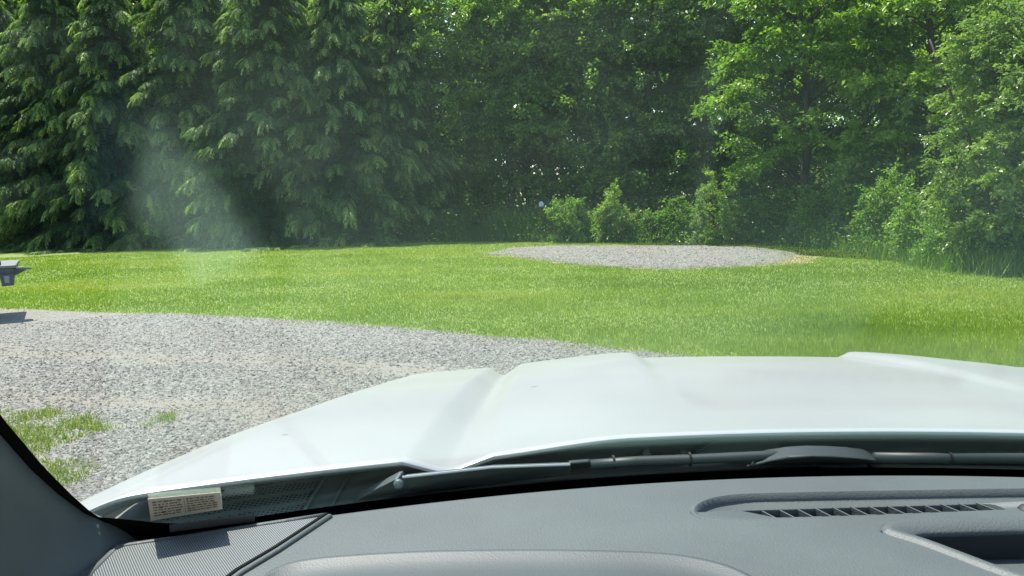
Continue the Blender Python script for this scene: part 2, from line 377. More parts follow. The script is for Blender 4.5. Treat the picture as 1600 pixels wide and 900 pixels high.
def cedar(loc, seed, H, Rad, label, nb=270):
    r = np.random.default_rng(seed); root = empty('cedar_tree', loc); tag(root, label, 'conifer', 'tall cedars along the left of the lawn')
    tb = MB(); tb.tube([(0, 0, 0), (.05, 0, H * .5), (0, 0, H * .97)], [.28, .17, .02], 9)
    Ps, Ds, Ns, Ls, Ws, Rn = [], [], [], [], [], []
    wob = r.random(8) * 6.3
    for b in range(nb):
        t = (b + r.random()) / nb; t = t ** 1.15; z = .25 + t * (H - .5); a = b * 2.399963 + r.normal() * .4
        ln = Rad * (1 - t) ** .85 * (.52 + .5 * r.random() ** 1.3 + .12 * math.sin(3 * a + wob[0] + 9 * t) + .1 * math.sin(2 * a - 14 * t + wob[1]) + (.3 * r.random() if r.random() < .15 else 0)) + .3
        out = np.array([math.cos(a), math.sin(a), 0]); side = np.array([-math.sin(a), math.cos(a), 0])
        u = np.linspace(0, 1, 7); rise = .10 + .12 * r.random(); sag = .5 + .25 * r.random()
        path = np.array([0, 0, z]) + out * (u * ln)[:, None] + np.array([0, 0, 1]) * ((rise * u - sag * u ** 2 + .18 * u ** 4) * ln)[:, None]
        path[:, 2] = np.maximum(path[:, 2], .12)
        if b % 2 == 0: tb.tube([path[0], path[3], path[6]], [.035, .02, .006], 4)
        nf = int(18 + 25 * ln); q = 1 - (r.random(nf) ** 1.6) * .72
        idx = q * 6; i0 = np.minimum(idx.astype(int), 5); f = (idx - i0)[:, None]
        base = path[i0] * (1 - f) + path[i0 + 1] * f; tang = unit(path[i0 + 1] - path[i0])
        sg = r.choice([-1, 1], nf)[:, None]; wide = (1 - q)[:, None] * 1.25 + .28
        fd = unit(tang * (.8 - .2 * wide) + side * sg * wide * (.6 + .7 * r.random((nf, 1))) + np.array([0, 0, -1]) * (.0 + .6 * r.random((nf, 1))))
        base = base + fd * (wide * .75 * r.random((nf, 1)) * min(1, ln * .5))
        up_ = np.array([0, 0, 1]) + tang * .15 + r.normal(size=(nf, 3)) * .22
        sd_ = unit(np.cross(fd, up_)); nn = np.cross(sd_, fd); fl = .22 + .40 * r.random(nf) ** 1.6
        tip_light = np.clip((q - .42) * 1.8, 0, 1) * (.25 + .75 * r.random(nf))  # paler outward: new growth, plus sunlight on the tips put into the colour
        for j, (pos, ang, ll) in enumerate([(.0, 0, .6), (.4, 0, .7), (.08, .62, .46), (.08, -.62, .46), (.26, .58, .42), (.26, -.58, .42), (.45, .52, .36), (.45, -.52, .36), (.64, .45, .28), (.64, -.45, .28)]):
            an = (ang * (.7 + .6 * r.random((nf, 1)))) if ang else r.normal(size=(nf, 1)) * .12
            dr = fd * np.cos(an) + sd_ * np.sin(an) - np.array([0, 0, 1]) * (.04 + (.25 + .55 * r.random((nf, 1))) * pos + .12 * abs(ang))
            Ps.append(base + fd * (fl * pos)[:, None] - np.array([0, 0, 1]) * (fl * pos * pos * .7)[:, None]); Ds.append(dr); Ns.append(nn)
            Ls.append(fl * ll * (.75 + .5 * r.random(nf))); Ws.append(fl * .10 * (.8 + .4 * r.random(nf))); Rn.append(np.clip(tip_light * (.75 + .3 * pos) + .1 * r.random(nf), 0, 1))
    tb.build('trunk', M['bark'], root, smooth=True)
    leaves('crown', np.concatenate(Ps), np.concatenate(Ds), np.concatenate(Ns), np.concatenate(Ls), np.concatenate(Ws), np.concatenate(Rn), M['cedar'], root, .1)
    return root

CED = [(-27.2, 33.4, 12.2, 4.5, 'dark cedar at the far left edge, its lower boughs behind the parked trailer'),
       (-23.6, 32.9, 13.2, 4.6, 'tall dark green cedar second from the left end of the cedar row'),
       (-20.5, 32.0, 11.6, 4.4, 'cedar with many pale yellow-green branch tips, third from the left of the row'),
       (-17.3, 32.6, 13.6, 4.6, 'shaggy cedar with drooping boughs in the middle of the cedar row'),
       (-13.6, 31.7, 12.6, 4.5, 'cedar with bright hanging sprays on its sunlit upper boughs, fifth in the row'),
       (-10.7, 32.1, 11.4, 3.9, 'dark cedar whose broad skirt nearly touches the lawn, sixth in the row'),
       (-8.6, 33.0, 10.6, 3.0, 'dim cedar at the right end of the row beside the open wood')]
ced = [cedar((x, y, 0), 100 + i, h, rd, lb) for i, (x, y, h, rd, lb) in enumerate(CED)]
def copy_tree(o, loc, rz, sc, label):
    c_ = o.copy(); C.objects.link(c_); c_.location = loc; c_.rotation_euler = (0, 0, rz); c_.scale = (sc,) * 3; c_['label'] = label
    for ch in list(o.children):
        k_ = ch.copy(); C.objects.link(k_); k_.parent = c_
    return c_
for i, (src, x, y, sc, lb) in enumerate([(2, -29, 38, 1.3, 'shaded cedar behind the leftmost cedar of the row'), (0, -24.6, 37.4, 1.35, 'shaded cedar filling in behind the second and third cedars'), (3, -20, 37.6, 1.25, 'shaded cedar filling in behind the third and fourth cedars'),
                                         (1, -15.6, 37, 1.2, 'shaded cedar filling in behind the fourth and fifth cedars'), (4, -11.6, 37.4, 1.25, 'shaded cedar filling in behind the fifth and sixth cedars'), (0, -33, 34.5, 1.1, 'cedar just beyond the left edge, showing only its right boughs')]):
    copy_tree(ced[src], (x, y, 0), 1.9 * i + .7, sc, lb)

G1 = 'broadleaf trees at the edge of the wood'
for a in [
    ((-7.7, 34.2), 11, 10.8, 3.0, 3.5, 105, 260, .17, 'dark broadleaf tree with a slim bare trunk next to the last cedar', .1),
    ((-4.1, 34.5), 12, 10.5, 2.8, 4.0, 95, 260, .17, 'thin-trunked shady tree above the bright gap of sunlit leaves', .1),
    ((-2.6, 34.4), 13, 10.8, 3.0, 1.8, 115, 260, .17, 'dark green tree behind the tall weeds left of the gravel clearing', .13),
    ((-.4, 33.8), 14, 10.2, 2.9, 1.3, 115, 260, .17, 'tree with glossy flecked leaves straight behind the left end of the gravel clearing', .12),
    ((1.9, 33.0), 15, 10.8, 3.0, 1.2, 120, 260, .17, 'tall speckled tree behind the middle of the gravel clearing', .14),
    ((4.2, 32.4), 16, 10.4, 2.8, 1.2, 115, 260, .17, 'shaded tree behind the right end of the gravel clearing, left of the pale maple', .12),
]:
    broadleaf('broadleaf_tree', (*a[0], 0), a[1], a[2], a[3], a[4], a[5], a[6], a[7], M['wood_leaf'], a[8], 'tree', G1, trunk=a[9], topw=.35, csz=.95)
for a in [((-3.6, 38.5), 21, 15, 3.2, 3.5, 150, 210, 'dark tree deep in the wood behind the thin trunks'),
          ((-8.4, 45.5), 26, 16, 3.6, 2, 150, 210, 'dark tree deepest in the wood, behind the gap right of the cedars'),
          ((.8, 38), 22, 16, 3.4, 3, 150, 210, 'dark tree deep in the wood behind the gravel clearing'),
          ((5.6, 36), 23, 16, 3.4, 2, 150, 210, 'dark tree deep in the wood left of and behind the pale maple'),
          ((10, 33), 24, 16, 3.6, 2, 150, 210, 'dark tree deep in the wood behind the tall lime green tree'),
          ((14.5, 29), 25, 15, 3.6, 1.5, 150, 210, 'dark tree at the far right behind the bright bushy tree')]:
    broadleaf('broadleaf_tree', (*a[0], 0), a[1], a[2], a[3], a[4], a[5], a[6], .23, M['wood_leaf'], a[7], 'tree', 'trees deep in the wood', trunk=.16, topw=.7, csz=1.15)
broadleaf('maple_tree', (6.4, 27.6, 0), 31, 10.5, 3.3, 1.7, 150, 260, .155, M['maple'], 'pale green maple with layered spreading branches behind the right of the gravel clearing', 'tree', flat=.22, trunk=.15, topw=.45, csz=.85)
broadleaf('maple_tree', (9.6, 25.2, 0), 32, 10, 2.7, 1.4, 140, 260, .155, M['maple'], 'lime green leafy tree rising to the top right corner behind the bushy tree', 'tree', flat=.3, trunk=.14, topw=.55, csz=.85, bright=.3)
broadleaf('bushy_tree', (8.1, 16.6, 0), 33, 5.3, 2.15, .35, 150, 380, .085, M['bush'], 'nearest bushy tree with small pale leaves at the right edge of the lawn', 'tree', flat=.5, trunk=.08, topw=.35, csz=.5, stems=3)
broadleaf('bushy_tree', (10.6, 19.2, 0), 34, 6.5, 2.0, .4, 140, 340, .10, M['bush'], 'taller bushy tree cut off by the right edge, behind the nearest one', 'tree', flat=.5, trunk=.09, topw=.4, csz=.55, stems=3)

SG = 'shrubs along the edge of the wood'
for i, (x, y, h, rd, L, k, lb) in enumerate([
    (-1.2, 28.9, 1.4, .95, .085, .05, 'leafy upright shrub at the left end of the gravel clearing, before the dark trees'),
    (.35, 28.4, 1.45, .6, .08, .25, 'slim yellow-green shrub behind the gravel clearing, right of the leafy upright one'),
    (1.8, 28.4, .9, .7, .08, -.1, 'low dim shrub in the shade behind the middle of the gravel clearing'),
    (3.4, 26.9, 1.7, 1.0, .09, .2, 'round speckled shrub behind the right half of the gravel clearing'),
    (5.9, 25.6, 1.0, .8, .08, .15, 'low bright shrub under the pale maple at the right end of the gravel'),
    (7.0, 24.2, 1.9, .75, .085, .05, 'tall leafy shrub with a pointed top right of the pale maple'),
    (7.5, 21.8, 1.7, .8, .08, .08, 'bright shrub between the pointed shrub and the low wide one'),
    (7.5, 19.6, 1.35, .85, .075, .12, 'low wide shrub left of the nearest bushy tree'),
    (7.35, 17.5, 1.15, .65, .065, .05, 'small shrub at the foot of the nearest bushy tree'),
    (-5.9, 36.6, 3.4, 1.2, .12, .45, 'sunlit yellow-green shrub glimpsed between thin trunks deep in the wood'),  # leaf colour lifted so the shrub looks sunlit
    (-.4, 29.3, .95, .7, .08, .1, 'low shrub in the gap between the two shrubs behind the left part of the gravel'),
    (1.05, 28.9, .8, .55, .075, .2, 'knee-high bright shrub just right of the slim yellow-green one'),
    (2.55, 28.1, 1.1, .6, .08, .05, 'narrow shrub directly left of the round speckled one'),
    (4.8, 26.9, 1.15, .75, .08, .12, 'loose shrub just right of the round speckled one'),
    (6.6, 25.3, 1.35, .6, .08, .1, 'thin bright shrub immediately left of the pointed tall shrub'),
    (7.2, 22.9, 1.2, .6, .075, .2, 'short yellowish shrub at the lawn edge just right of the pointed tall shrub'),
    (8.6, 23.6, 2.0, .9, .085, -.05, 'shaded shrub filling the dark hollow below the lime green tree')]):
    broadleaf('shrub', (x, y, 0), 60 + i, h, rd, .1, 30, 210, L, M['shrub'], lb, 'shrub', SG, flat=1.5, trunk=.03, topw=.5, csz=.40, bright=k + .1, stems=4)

# the wood behind: one mass of foliage nobody could count
r = np.random.default_rng(77); nc = 2600
c = np.stack([r.uniform(-42, 42, nc), r.uniform(39.5, 52, nc), .2 + 14.5 * r.random(nc) ** 1.5], 1)
c2 = np.stack([r.uniform(15, 30, 500), r.uniform(16, 40, 500), r.uniform(.3, 14, 500)], 1); c3 = np.stack([r.uniform(-46, -8, 700), r.uniform(35.5, 40, 700), r.uniform(.3, 15, 700)], 1)
c = np.concatenate([c, c2, c3]); nl = 75
ray = c - np.array([-5.9, 36.6, 2.2]); sdv = np.array(sd); dist_ = np.linalg.norm(ray - (ray @ sdv)[:, None] * sdv, axis=1); c = c[dist_ > 2.0]
P = np.repeat(c, nl, 0) + r.normal(size=(len(c) * nl, 3)) * [1.0, 1.0, .6]; P[:, 2] = np.maximum(P[:, 2], .1)
n = len(P); LL = .34 * (.6 + .7 * r.random(n))
o = leaves('wood', P, r.normal(size=(n, 3)) * [1, 1, .5], np.array([0, 0, 1]) + r.normal(size=(n, 3)) * .6, LL, LL * .62, np.clip(np.repeat(r.random(len(c)), nl) * .5 + r.random(n) * .5, 0, 1), M['wood_leaf'], None)
tag(o, kind='stuff')
# undergrowth and tall weeds at the foot of the trees
def strip_points(n, pts, wd):
    P = np.array(pts, float); seg = np.linalg.norm(np.diff(P, axis=0), axis=1); cum = np.r_[0, np.cumsum(seg)]; s_ = rng.random(n) * cum[-1]
    return np.stack([np.interp(s_, cum, P[:, 0]), np.interp(s_, cum, P[:, 1])], 1) + rng.normal(size=(n, 2)) * wd
P = strip_points(9000, [(-9, 32.2), (-6.5, 31.9), (-4, 31), (-2, 30.2)], [.5, .35]); P = np.concatenate([P, strip_points(16000, [(-2.5, 30.0), (0, 28.8), (3.4, 27.7), (5.6, 26.6), (6.6, 24), (7.1, 21), (7.1, 18.6), (7.0, 16.4), (7.6, 15.2)], [.35, .3])])
hh = np.r_[.4 + 1.0 * rng.random(9000), .08 + .55 * rng.random(16000) ** 1.8]
hh[np.abs(P[:, 0] + .36 + .1514 * P[:, 1]) < .5] *= .5
V, Q = blades(P, None, hh, .014 + .02 * rng.random(len(P)), .8)
tag(link('weeds', npmesh('weeds', V, Q, False, {'rnd': ('FACE', np.clip(rng.random(len(Q)) * .7 + np.r_[np.zeros(9000), np.full(16000, .3)], 0, 1))}), M['weed']), kind='stuff')
n = 60000; P = strip_points(n, [(-9.5, 34), (-6, 34.2), (-2, 33.5), (2, 32), (6, 30), (9, 26.5), (9.6, 21)], [.7, 1.6])
P = P[np.abs(P[:, 0] + .36 + .1514 * P[:, 1]) > .5]; n = len(P); P = np.c_[P, np.abs(rng.normal(size=n)) * .6 + .05]; LL = .13 * (.6 + .7 * rng.random(n))
tag(leaves('undergrowth', P, rng.normal(size=(n, 3)) * [1, 1, .5], np.array([0, 0, 1]) + rng.normal(size=(n, 3)) * .6, LL, LL * .6, rng.random(n), M['wood_leaf'], None), kind='stuff')

n = 26000; P = strip_points(n, [(-2.6, 30.2), (0, 28.9), (3.4, 27.8), (5.7, 26.8), (6.8, 24), (7.4, 21.5), (7.6, 18.8), (7.6, 17.2), (8.3, 15.8)], [.4, .4])
P = np.c_[P, np.abs(rng.normal(size=n)) * .38 * (.4 + 1.2 * vnoise(P, 1.1, 61)) + .03]; LL = .09 * (.6 + .7 * rng.random(n))
tag(leaves('ground_cover', P, rng.normal(size=(n, 3)) * [1, 1, .6] + [0, 0, .3], np.array([0, 0, 1]) + rng.normal(size=(n, 3)) * .6, LL, LL * .55, rng.random(n), M['shrub'], None), kind='stuff')

# ------------------------------------------------------------------ the pickup truck we sit in
truck = empty('pickup_truck', (0, -1.2, 0))
tag(truck, 'white pickup truck seen from its driver seat, hood and grey dashboard across the bottom', 'pickup truck')
OFF = Vector((0, 1.2, 0))
class TB(MB):                                    # truck meshes are drawn in world numbers, then moved under the truck's Empty
    def build(s, name, m, parent=None, **kw):
        s.v = [(x, y + 1.2, z) for x, y, z in s.v]
        return super().build(name, m, parent or truck, **kw)

# paint
m, t, p = newmat('white_paint')
n = noise(t, 3, 3)
cbase = ramp(t, n.outputs[0], [(.3, (.37, .378, .374)), (.7, (.415, .422, .418))])
v = N(t, "ShaderNodeTexVoronoi"); v.inputs["Scale"].default_value = 7; g = N(t, "ShaderNodeNewGeometry"); t.links.new(g.outputs["Position"], v.inputs["Vector"])
sp = ramp(t, v.outputs["Distance"], [(.026, (.25, .24, .22)), (.05, (1, 1, 1))])
t.links.new(mix(t, .8, cbase.outputs[0], sp.outputs[0], 'MULTIPLY'), p.inputs["Base Color"])
p.inputs["Roughness"].default_value = .32; p.inputs["Coat Weight"].default_value = .25; p.inputs["Coat Roughness"].default_value = .08; M['paint'] = m

def plastic(name, col, rough, grain, gs=900):
    m, t, p = newmat(name)
    n1 = noise(t, 7, 4); n2 = noise(t, gs, 2)
    t.links.new(ramp(t, n1.outputs[0], [(.3, tuple(x * .86 for x in col)), (.7, tuple(x * 1.12 for x in col))]).outputs[0], p.inputs["Base Color"])
    p.inputs["Roughness"].default_value = rough; bump(t, p, n2.outputs[0], grain, .0006); return m
M['dash'] = plastic('dash_plastic', (.063, .076, .075), .56, .75, 520)
M['visor'] = plastic('visor_plastic', (.044, .055, .054), .5, .3, 700)
M['trim'] = plastic('pillar_trim', (.085, .10, .102), .6, .25, 900)
M['cowl'] = plastic('cowl_plastic', (.16, .195, .18), .6, .2, 500)
M['rubber'] = plastic('black_rubber', (.012, .013, .013), .6, .1)
M['black'] = plain('frit_black', (.004, .004, .004), .9, .1, 40, .08)
M['arm'] = plastic('wiper_metal', (.105, .125, .125), .4, .1)
M['edge'] = plastic('arm_highlight', (.5, .53, .53), .3, .05)
M['cover'] = plastic('motor_cover', (.042, .054, .052), .5, .1)
M['matd'] = plain('tray_dark', (.03, .034, .035), .8, .1, 30, .2)
M['void'] = plain('duct_black', (.006, .007, .007), .9, .1, 30, .1)

# speaker grille: fine diagonal ribs, lit crests and dark grooves painted as bands
m, t, p = newmat('grille_ribs')
g = N(t, "ShaderNodeNewGeometry"); mp = N(t, "ShaderNodeMapping"); mp.inputs["Rotation"].default_value = (0, 0, R(50)); t.links.new(g.outputs["Position"], mp.inputs[0])
wv = N(t, "ShaderNodeTexWave", wave_type='BANDS', bands_direction='Y'); wv.inputs["Scale"].default_value = .3142 / .0018; t.links.new(mp.outputs[0], wv.inputs[0])
t.links.new(ramp(t, wv.outputs["Fac"], [(.25, (.04, .045, .045)), (.6, (.19, .208, .205))]).outputs[0], p.inputs["Base Color"])
p.inputs["Roughness"].default_value = .55; bump(t, p, wv.outputs["Fac"], .6, .001); M['ribs'] = m

# hood ---------------------------------------------------------------
def sst(a, b, x):
    k = min(1, max(0, (x - a) / (b - a))); return k * k * (3 - 2 * k)
def hood_z(X, Y):
    d = Y - .9; x = abs(X)
    z = 1.379 - .084 * d - .042 * d * d - (.02 + .023 * sst(.8, 1.8, Y)) * x * x
    f = sst(.95, 2.0, Y); xg = .518 + .086 * (Y - .78) / 1.22; q = x - xg
    rl = lambda w_, v_: max(0., min(1., v_ / w_)) if w_ else 0
    if q > 0: gz = -.024 - .004 * f + (.020 + .004 * f) * (.85 * rl(.048 - .010 * f, q) + .15 * sst(0, .048 - .010 * f, q))
    else: gz = -.024 - .004 * f + (.013 + .016 * f) * rl(.045, -q) + .011 * (1 - f) * sst(.02, .2, -q)
    bz = .015 * f * rl(.026, x - .25) * (1 - sst(.29, .56, x)) + .003 * (1 - sst(.5, .56, x))
    edge = -.02 * sst(.78, .87, x) ** 2
    return z + gz * (1 - 0) + bz + edge
def hood_front(X): return 2.06 - .10 * (X / .86) ** 2 - .17 * (abs(X) / .86) ** 6
def hood_rear(X): return .893 - .33 * X * X
xs = np.r_[np.linspace(-.86, -.4, 70), np.linspace(-.395, .395, 60), np.linspace(.4, .86, 70)]
rows = []
for k in np.linspace(0, 1, 60):
    rows.append([(x, hood_rear(x) + k * (hood_front(x) - hood_rear(x)), hood_z(x, hood_rear(x) + k * (hood_front(x) - hood_rear(x)))) for x in xs])
lipf = [[(x, hood_front(x) + dy, hood_z(x, hood_front(x)) - dz) for x in xs] for dy, dz in ((.018, .006), (.032, .016), (.042, .035), (.048, .07), (.05, .16))]
lipr = [[(x, hood_rear(x) + dy, hood_z(x, hood_rear(x)) - dz) for x in xs] for dy, dz in ((.03, .016), (.004, .0055), (.0005, .0042), (-.0006, .0022), (-.0004, .0006))]
TB().grid(lipr + rows + lipf).build('hood', M['paint'], smooth=True)
# fenders
for sgn in (-1, 1):
    b = TB(); prof = [(.864, .026), (.89, .028), (.915, .035), (.938, .05), (.955, .08), (.966, .14), (.972, .3), (.975, .62)]
    rws = []
    for Y in np.r_[np.linspace(.42, 1.6, 20), np.linspace(1.64, 1.9, 9)]:
        k = sst(1.45, 1.95, Y); zz = hood_z(.86, max(Y, .6)) + .02
        rws.append([(sgn * (x - .12 * k * k * (x - .8) / .17), Y, zz - dz - .02 * k) for x, dz in prof])
    b.grid(rws); b.build('fender', M['paint'], smooth=True)
TB().prism([(-.83, 1.95, .55), (.83, 1.95, .55), (.80, 2.02, 1.06), (-.80, 2.02, 1.06)], (0, -.08, 0)).build('front_grille', M['rubber'], bevel=.01)
TB().prism([(-.95, 1.9, .42), (-.7, 2.1, .42), (.7, 2.1, .42), (.95, 1.9, .42), (.95, 1.8, .42), (-.95, 1.8, .42)], (0, 0, .2)).build('bumper', M['paint'], bevel=.02)

# windscreen surface
def cz(z): return .35 - .5 * (z - 1.34)
def gy(X, z, off=0): return .88 + off - cz(z) * X * X - 1.54 * (z - 1.34)
def hw(z): return float(np.interp(z, [1.30, 1.367, 1.398, 1.428, 1.462, 1.512, 1.86], [.79, .79, .787, .78, .77, .751, .60]))
rows = [[(s_ * (hw(z) + .03), gy(s_ * (hw(z) + .03), z), z) for s_ in np.linspace(-1, 1, 60)] for z in np.linspace(1.312, 1.86, 40)]
m, t, p = newmat('windshield_glass')
lw = N(t, "ShaderNodeLayerWeight"); lw.inputs[0].default_value = .5
pw = N(t, "ShaderNodeMath", operation='POWER'); pw.inputs[1].default_value = 4.2; t.links.new(lw.outputs["Facing"], pw.inputs[0])
ma = N(t, "ShaderNodeMath", operation='MULTIPLY_ADD'); ma.inputs[1].default_value = 1.1; ma.inputs[2].default_value = .052; ma.use_clamp = True; t.links.new(pw.outputs[0], ma.inputs[0])
tr = N(t, "ShaderNodeBsdfTransparent"); tr.inputs[0].default_value = (.92, .945, .93, 1)
gl = N(t, "ShaderNodeBsdfGlossy"); gl.inputs["Roughness"].default_value = .125; gl.inputs[0].default_value = (.72, 1, .90, 1)
ms = N(t, "ShaderNodeMixShader"); t.links.new(ma.outputs[0], ms.inputs[0]); t.links.new(tr.outputs[0], ms.inputs[1]); t.links.new(gl.outputs[0], ms.inputs[2])
# a film of dust with wiped streaks
g = N(t, "ShaderNodeNewGeometry"); mp = N(t, "ShaderNodeMapping"); mp.inputs["Scale"].default_value = (3.5, 14, 14); mp.inputs["Rotation"].default_value = (0, R(35), R(20)); t.links.new(g.outputs["Position"], mp.inputs[0])
ns = noise(t, 1.0, 5, .6, mp.outputs[0]); ds = N(t, "ShaderNodeMapRange"); ds.inputs[1].default_value = .5; ds.inputs[2].default_value = .8; ds.inputs[3].default_value = .0005; ds.inputs[4].default_value = .011
t.links.new(ns.outputs[0], ds.inputs[0])
df = N(t, "ShaderNodeBsdfTranslucent"); df.inputs[0].default_value = (.62, .82, .74, 1)
m2 = N(t, "ShaderNodeMixShader"); t.links.new(ds.outputs[0], m2.inputs[0]); t.links.new(ms.outputs[0], m2.inputs[1]); t.links.new(df.outputs[0], m2.inputs[2])
t.links.new(m2.outputs[0], t.nodes["Material Output"].inputs[0]); M['glass'] = m
ws = TB().grid(rows).build('windshield', M['glass'], smooth=True)
def ftop(x): return 1.3535 + .045 * sst(.70, .80, abs(x)) ** 2
rows = [[(x, gy(x, 1.314 + (ftop(x) - 1.314) * k, -.003), 1.314 + (ftop(x) - 1.314) * k) for x in np.linspace(-.81, .81, 90)] for k in np.linspace(0, 1, 5)]
fb = TB().grid(rows)
for sgn in (-1, 1):
    fb.grid([[(sgn * (hw(z) + e), gy(hw(z) + e, z, -.004), z) for e in (-.006, .01, .03, .065)] for z in np.linspace(1.36, 1.855, 24)])
fb.grid([[(x, gy(x, z, -.003), z) for x in np.linspace(-.61, .61, 30)] for z in (1.815, 1.858)])
fb.build('frit_band', M['black'], ws)
# sticker on the inside of the glass
M['paper'] = plain('sticker_paper', (.60, .53, .44), .6, .08, 60)
M['ink'] = plain('sticker_ink', (.20, .13, .09), .7, .1, 60)
M['inkdark'] = plain('sticker_ink_dark', (.07, .05, .045), .7, .1, 60)
K = [Vector(q) for q in ((-.737, .605, 1.407), (-.687, .632, 1.403), (-.701, .661, 1.376), (-.756, .637, 1.374))]
def onst(u, v_, lift=0):
    q = (K[0] * (1 - u) + K[1] * u) * (1 - v_) + (K[3] * (1 - u) + K[2] * u) * v_
    return Vector((q.x, gy(q.x, q.z, -.004 - lift), q.z))
st = TB().grid([[onst(u, v_) for u in np.linspace(0, 1, 8)] for v_ in np.linspace(0, 1, 4)]).build('sticker', M['paper'], solid=.0006)
rs = random.Random(5); ink = TB(); ink2 = TB()
for col0, col1 in ((.06, .46), (.52, .94)):
    for ln in range(6):
        v0 = .14 + ln * .125; u = col0
        while u < col1 - .03:
            wl = rs.uniform(.02, .075); u1 = min(col1, u + wl)
            tgt = ink2 if rs.random() < .14 else ink
            tgt.grid([[onst(uu, vv, .0009) for uu in (u, u1)] for vv in (v0, v0 + rs.uniform(.05, .075))]); u = u1 + rs.uniform(.008, .02)
ink.grid([[onst(uu, vv, .0009) for uu in (.487, .493)] for vv in (.1, .88)])
ink.build('sticker_text', M['ink'], ws); ink2.build('sticker_text', M['inkdark'], ws)
vp = [(-.734, .629, 1.374), (-.671, .661, 1.372), (-.678, .674, 1.359), (-.74, .639, 1.363)]
TB().prism([(x, y - .004, z) for x, y, z in vp], (0, .002, -.001)).build('vin_plate', plain('plate_grey', (.13, .13, .13), .4, .1, 60))

# cowl below the glass, with its mesh intake
def cowl_pt(x, k):
    y0 = gy(x, 1.33) + .004; y1 = hood_rear(x) + .11; zz = hood_z(x, hood_rear(x)) - .05
    return (x, y0 + (y1 - y0) * k, 1.328 + (zz + .022 - 1.328) * k)
rows = [[cowl_pt(x, k) for x in np.linspace(-.86, .86, 80)] for k in np.linspace(0, 1, 6)]
rows.append([(x, hood_rear(x) + .125, hood_z(x, hood_rear(x) + .125) - .02) for x in np.linspace(-.86, .86, 80)])
cw = TB().grid(rows).build('cowl_panel', M['cowl'], smooth=True)
m, t, p = newmat('mesh_intake')
g = N(t, "ShaderNodeNewGeometry"); v = N(t, "ShaderNodeTexVoronoi", feature='DISTANCE_TO_EDGE'); v.inputs["Scale"].default_value = 230; v.inputs["Randomness"].default_value = .15
t.links.new(g.outputs["Position"], v.inputs["Vector"])
t.links.new(ramp(t, v.outputs["Distance"], [(.12, (.16, .19, .18)), (.26, (.02, .026, .025))]).outputs[0], p.inputs["Base Color"]); p.inputs["Roughness"].default_value = .6; M['mesh'] = m
b = TB()
def on_cowl(x, k, lift): q = cowl_pt(x, k); return (q[0], q[1], q[2] + lift)
b.grid([[on_cowl(x, k, .003) for x in np.linspace(-.80, -.668, 14)] for k in np.linspace(.02, .80, 8)])
b.build('intake_mesh', M['mesh'], cw)
b = TB()
for pa in ([on_cowl(x, .0, .004) for x in np.linspace(-.80, -.668, 10)], [on_cowl(-.664, k, .004) for k in np.linspace(.0, .85, 5)], [on_cowl(-.640, k, .002) for k in np.linspace(-.1, 1, 5)]): b.tube(pa, .0022, 6)
b.build('intake_frame', M['cowl'], cw, smooth=True)
for x0, y0, z0 in ((-.305, .905, 1.345), (-.263, .905, 1.345), (.305, .9, 1.345)):
    TB().lathe([(.011, -.006), (.010, .002), (.006, .006), (.005, .010), (.002, .012)], (x0, y0, z0), (0, -.35, 1), 14).build('washer_nozzle', M['arm'], smooth=True)
TB().prism([(-.25, .915, 1.347), (-.19, .915, 1.347), (-.142, .925, 1.348), (-.16, .95, 1.362), (-.192, .955, 1.364)], (0, .03, -.004)).build('cowl_fin', M['cowl'], cw, bevel=.003)
TB().tube([(-.248, .913, 1.349), (-.218, .934, 1.358), (-.192, .953, 1.366)], .0016, 6).build('fin_edge', M['arm'], cw)

# wipers
w1 = TB().prism([(-.557, .751, 1.373), (-.47, .785, 1.3725), (-.391, .812, 1.367), (-.391, .838, 1.348), (-.47, .826, 1.341), (-.561, .793, 1.341)], (.001, .006, .002)).build('wiper', M['arm'], bevel=.003)
TB().tube([(-.557, .750, 1.374), (-.47, .784, 1.3735), (-.391, .811, 1.368)], .0013, 6).build('arm_highlight', M['edge'], w1)  # pale line is a highlight painted along the arm's top edge
TB().prism([(-.618, .773, 1.338), (-.587, .763, 1.357), (-.568, .755, 1.368), (-.563, .757, 1.370), (-.565, .79, 1.342)], (.002, .016, .004)).build('wiper_cap', M['arm'], w1, bevel=.003)
TB().lathe([(.0052, -.004), (.0052, .0025), (.0038, .0045), (.0015, .005)], (-.563, .757, 1.364), (.1, -.85, .45), 16).build('pivot_bolt', M['arm'], w1, smooth=True)
TB().prism([(-.394, .816, 1.3668), (-.370, .824, 1.3665), (-.368, .838, 1.3535), (-.396, .838, 1.3525)], (.001, .008, .002)).build('blade_clip', M['cover'], w1, bevel=.003)
bl = TB().tube([(-.37, .830, 1.362), (-.32, .842, 1.362), (-.262, .85, 1.362), (-.183, .858, 1.364), (-.12, .866, 1.364)], [.0062, .0066, .0066, .0066, .006], 10, .8).build('blade', M['cover'], w1, smooth=True)
TB().tube([(-.585, .795, 1.330), (-.40, .848, 1.340), (-.262, .866, 1.347), (-.12, .876, 1.350)], [.006, .009, .010, .009], 8).build('blade_rubber', M['rubber'], w1, smooth=True)
for x, y, z in ((-.345, .838, 1.362), (-.262, .851, 1.362)):
    TB().lathe([(.0078, -.0012), (.0078, .0012)], (x, y, z), (.98, .18, 0), 14).build('blade_joint', M['rubber'], w1)
w2 = TB().prism([(-.198, .868, 1.348), (-.190, .850, 1.3580), (-.178, .843, 1.3640), (-.160, .838, 1.3695), (-.138, .835, 1.3718), (-.115, .837, 1.3708), (-.092, .843, 1.3672), (-.072, .855, 1.3615), (-.058, .868, 1.3555), (-.050, .880, 1.348)], (.003, .03, .003)).build('wiper', M['cover'], bevel=.004)
TB().tube([(-.199, .866, 1.349), (-.190, .849, 1.3585), (-.178, .842, 1.3647), (-.160, .837, 1.3703)], .0014, 6).build('cover_edge', M['arm'], w2)
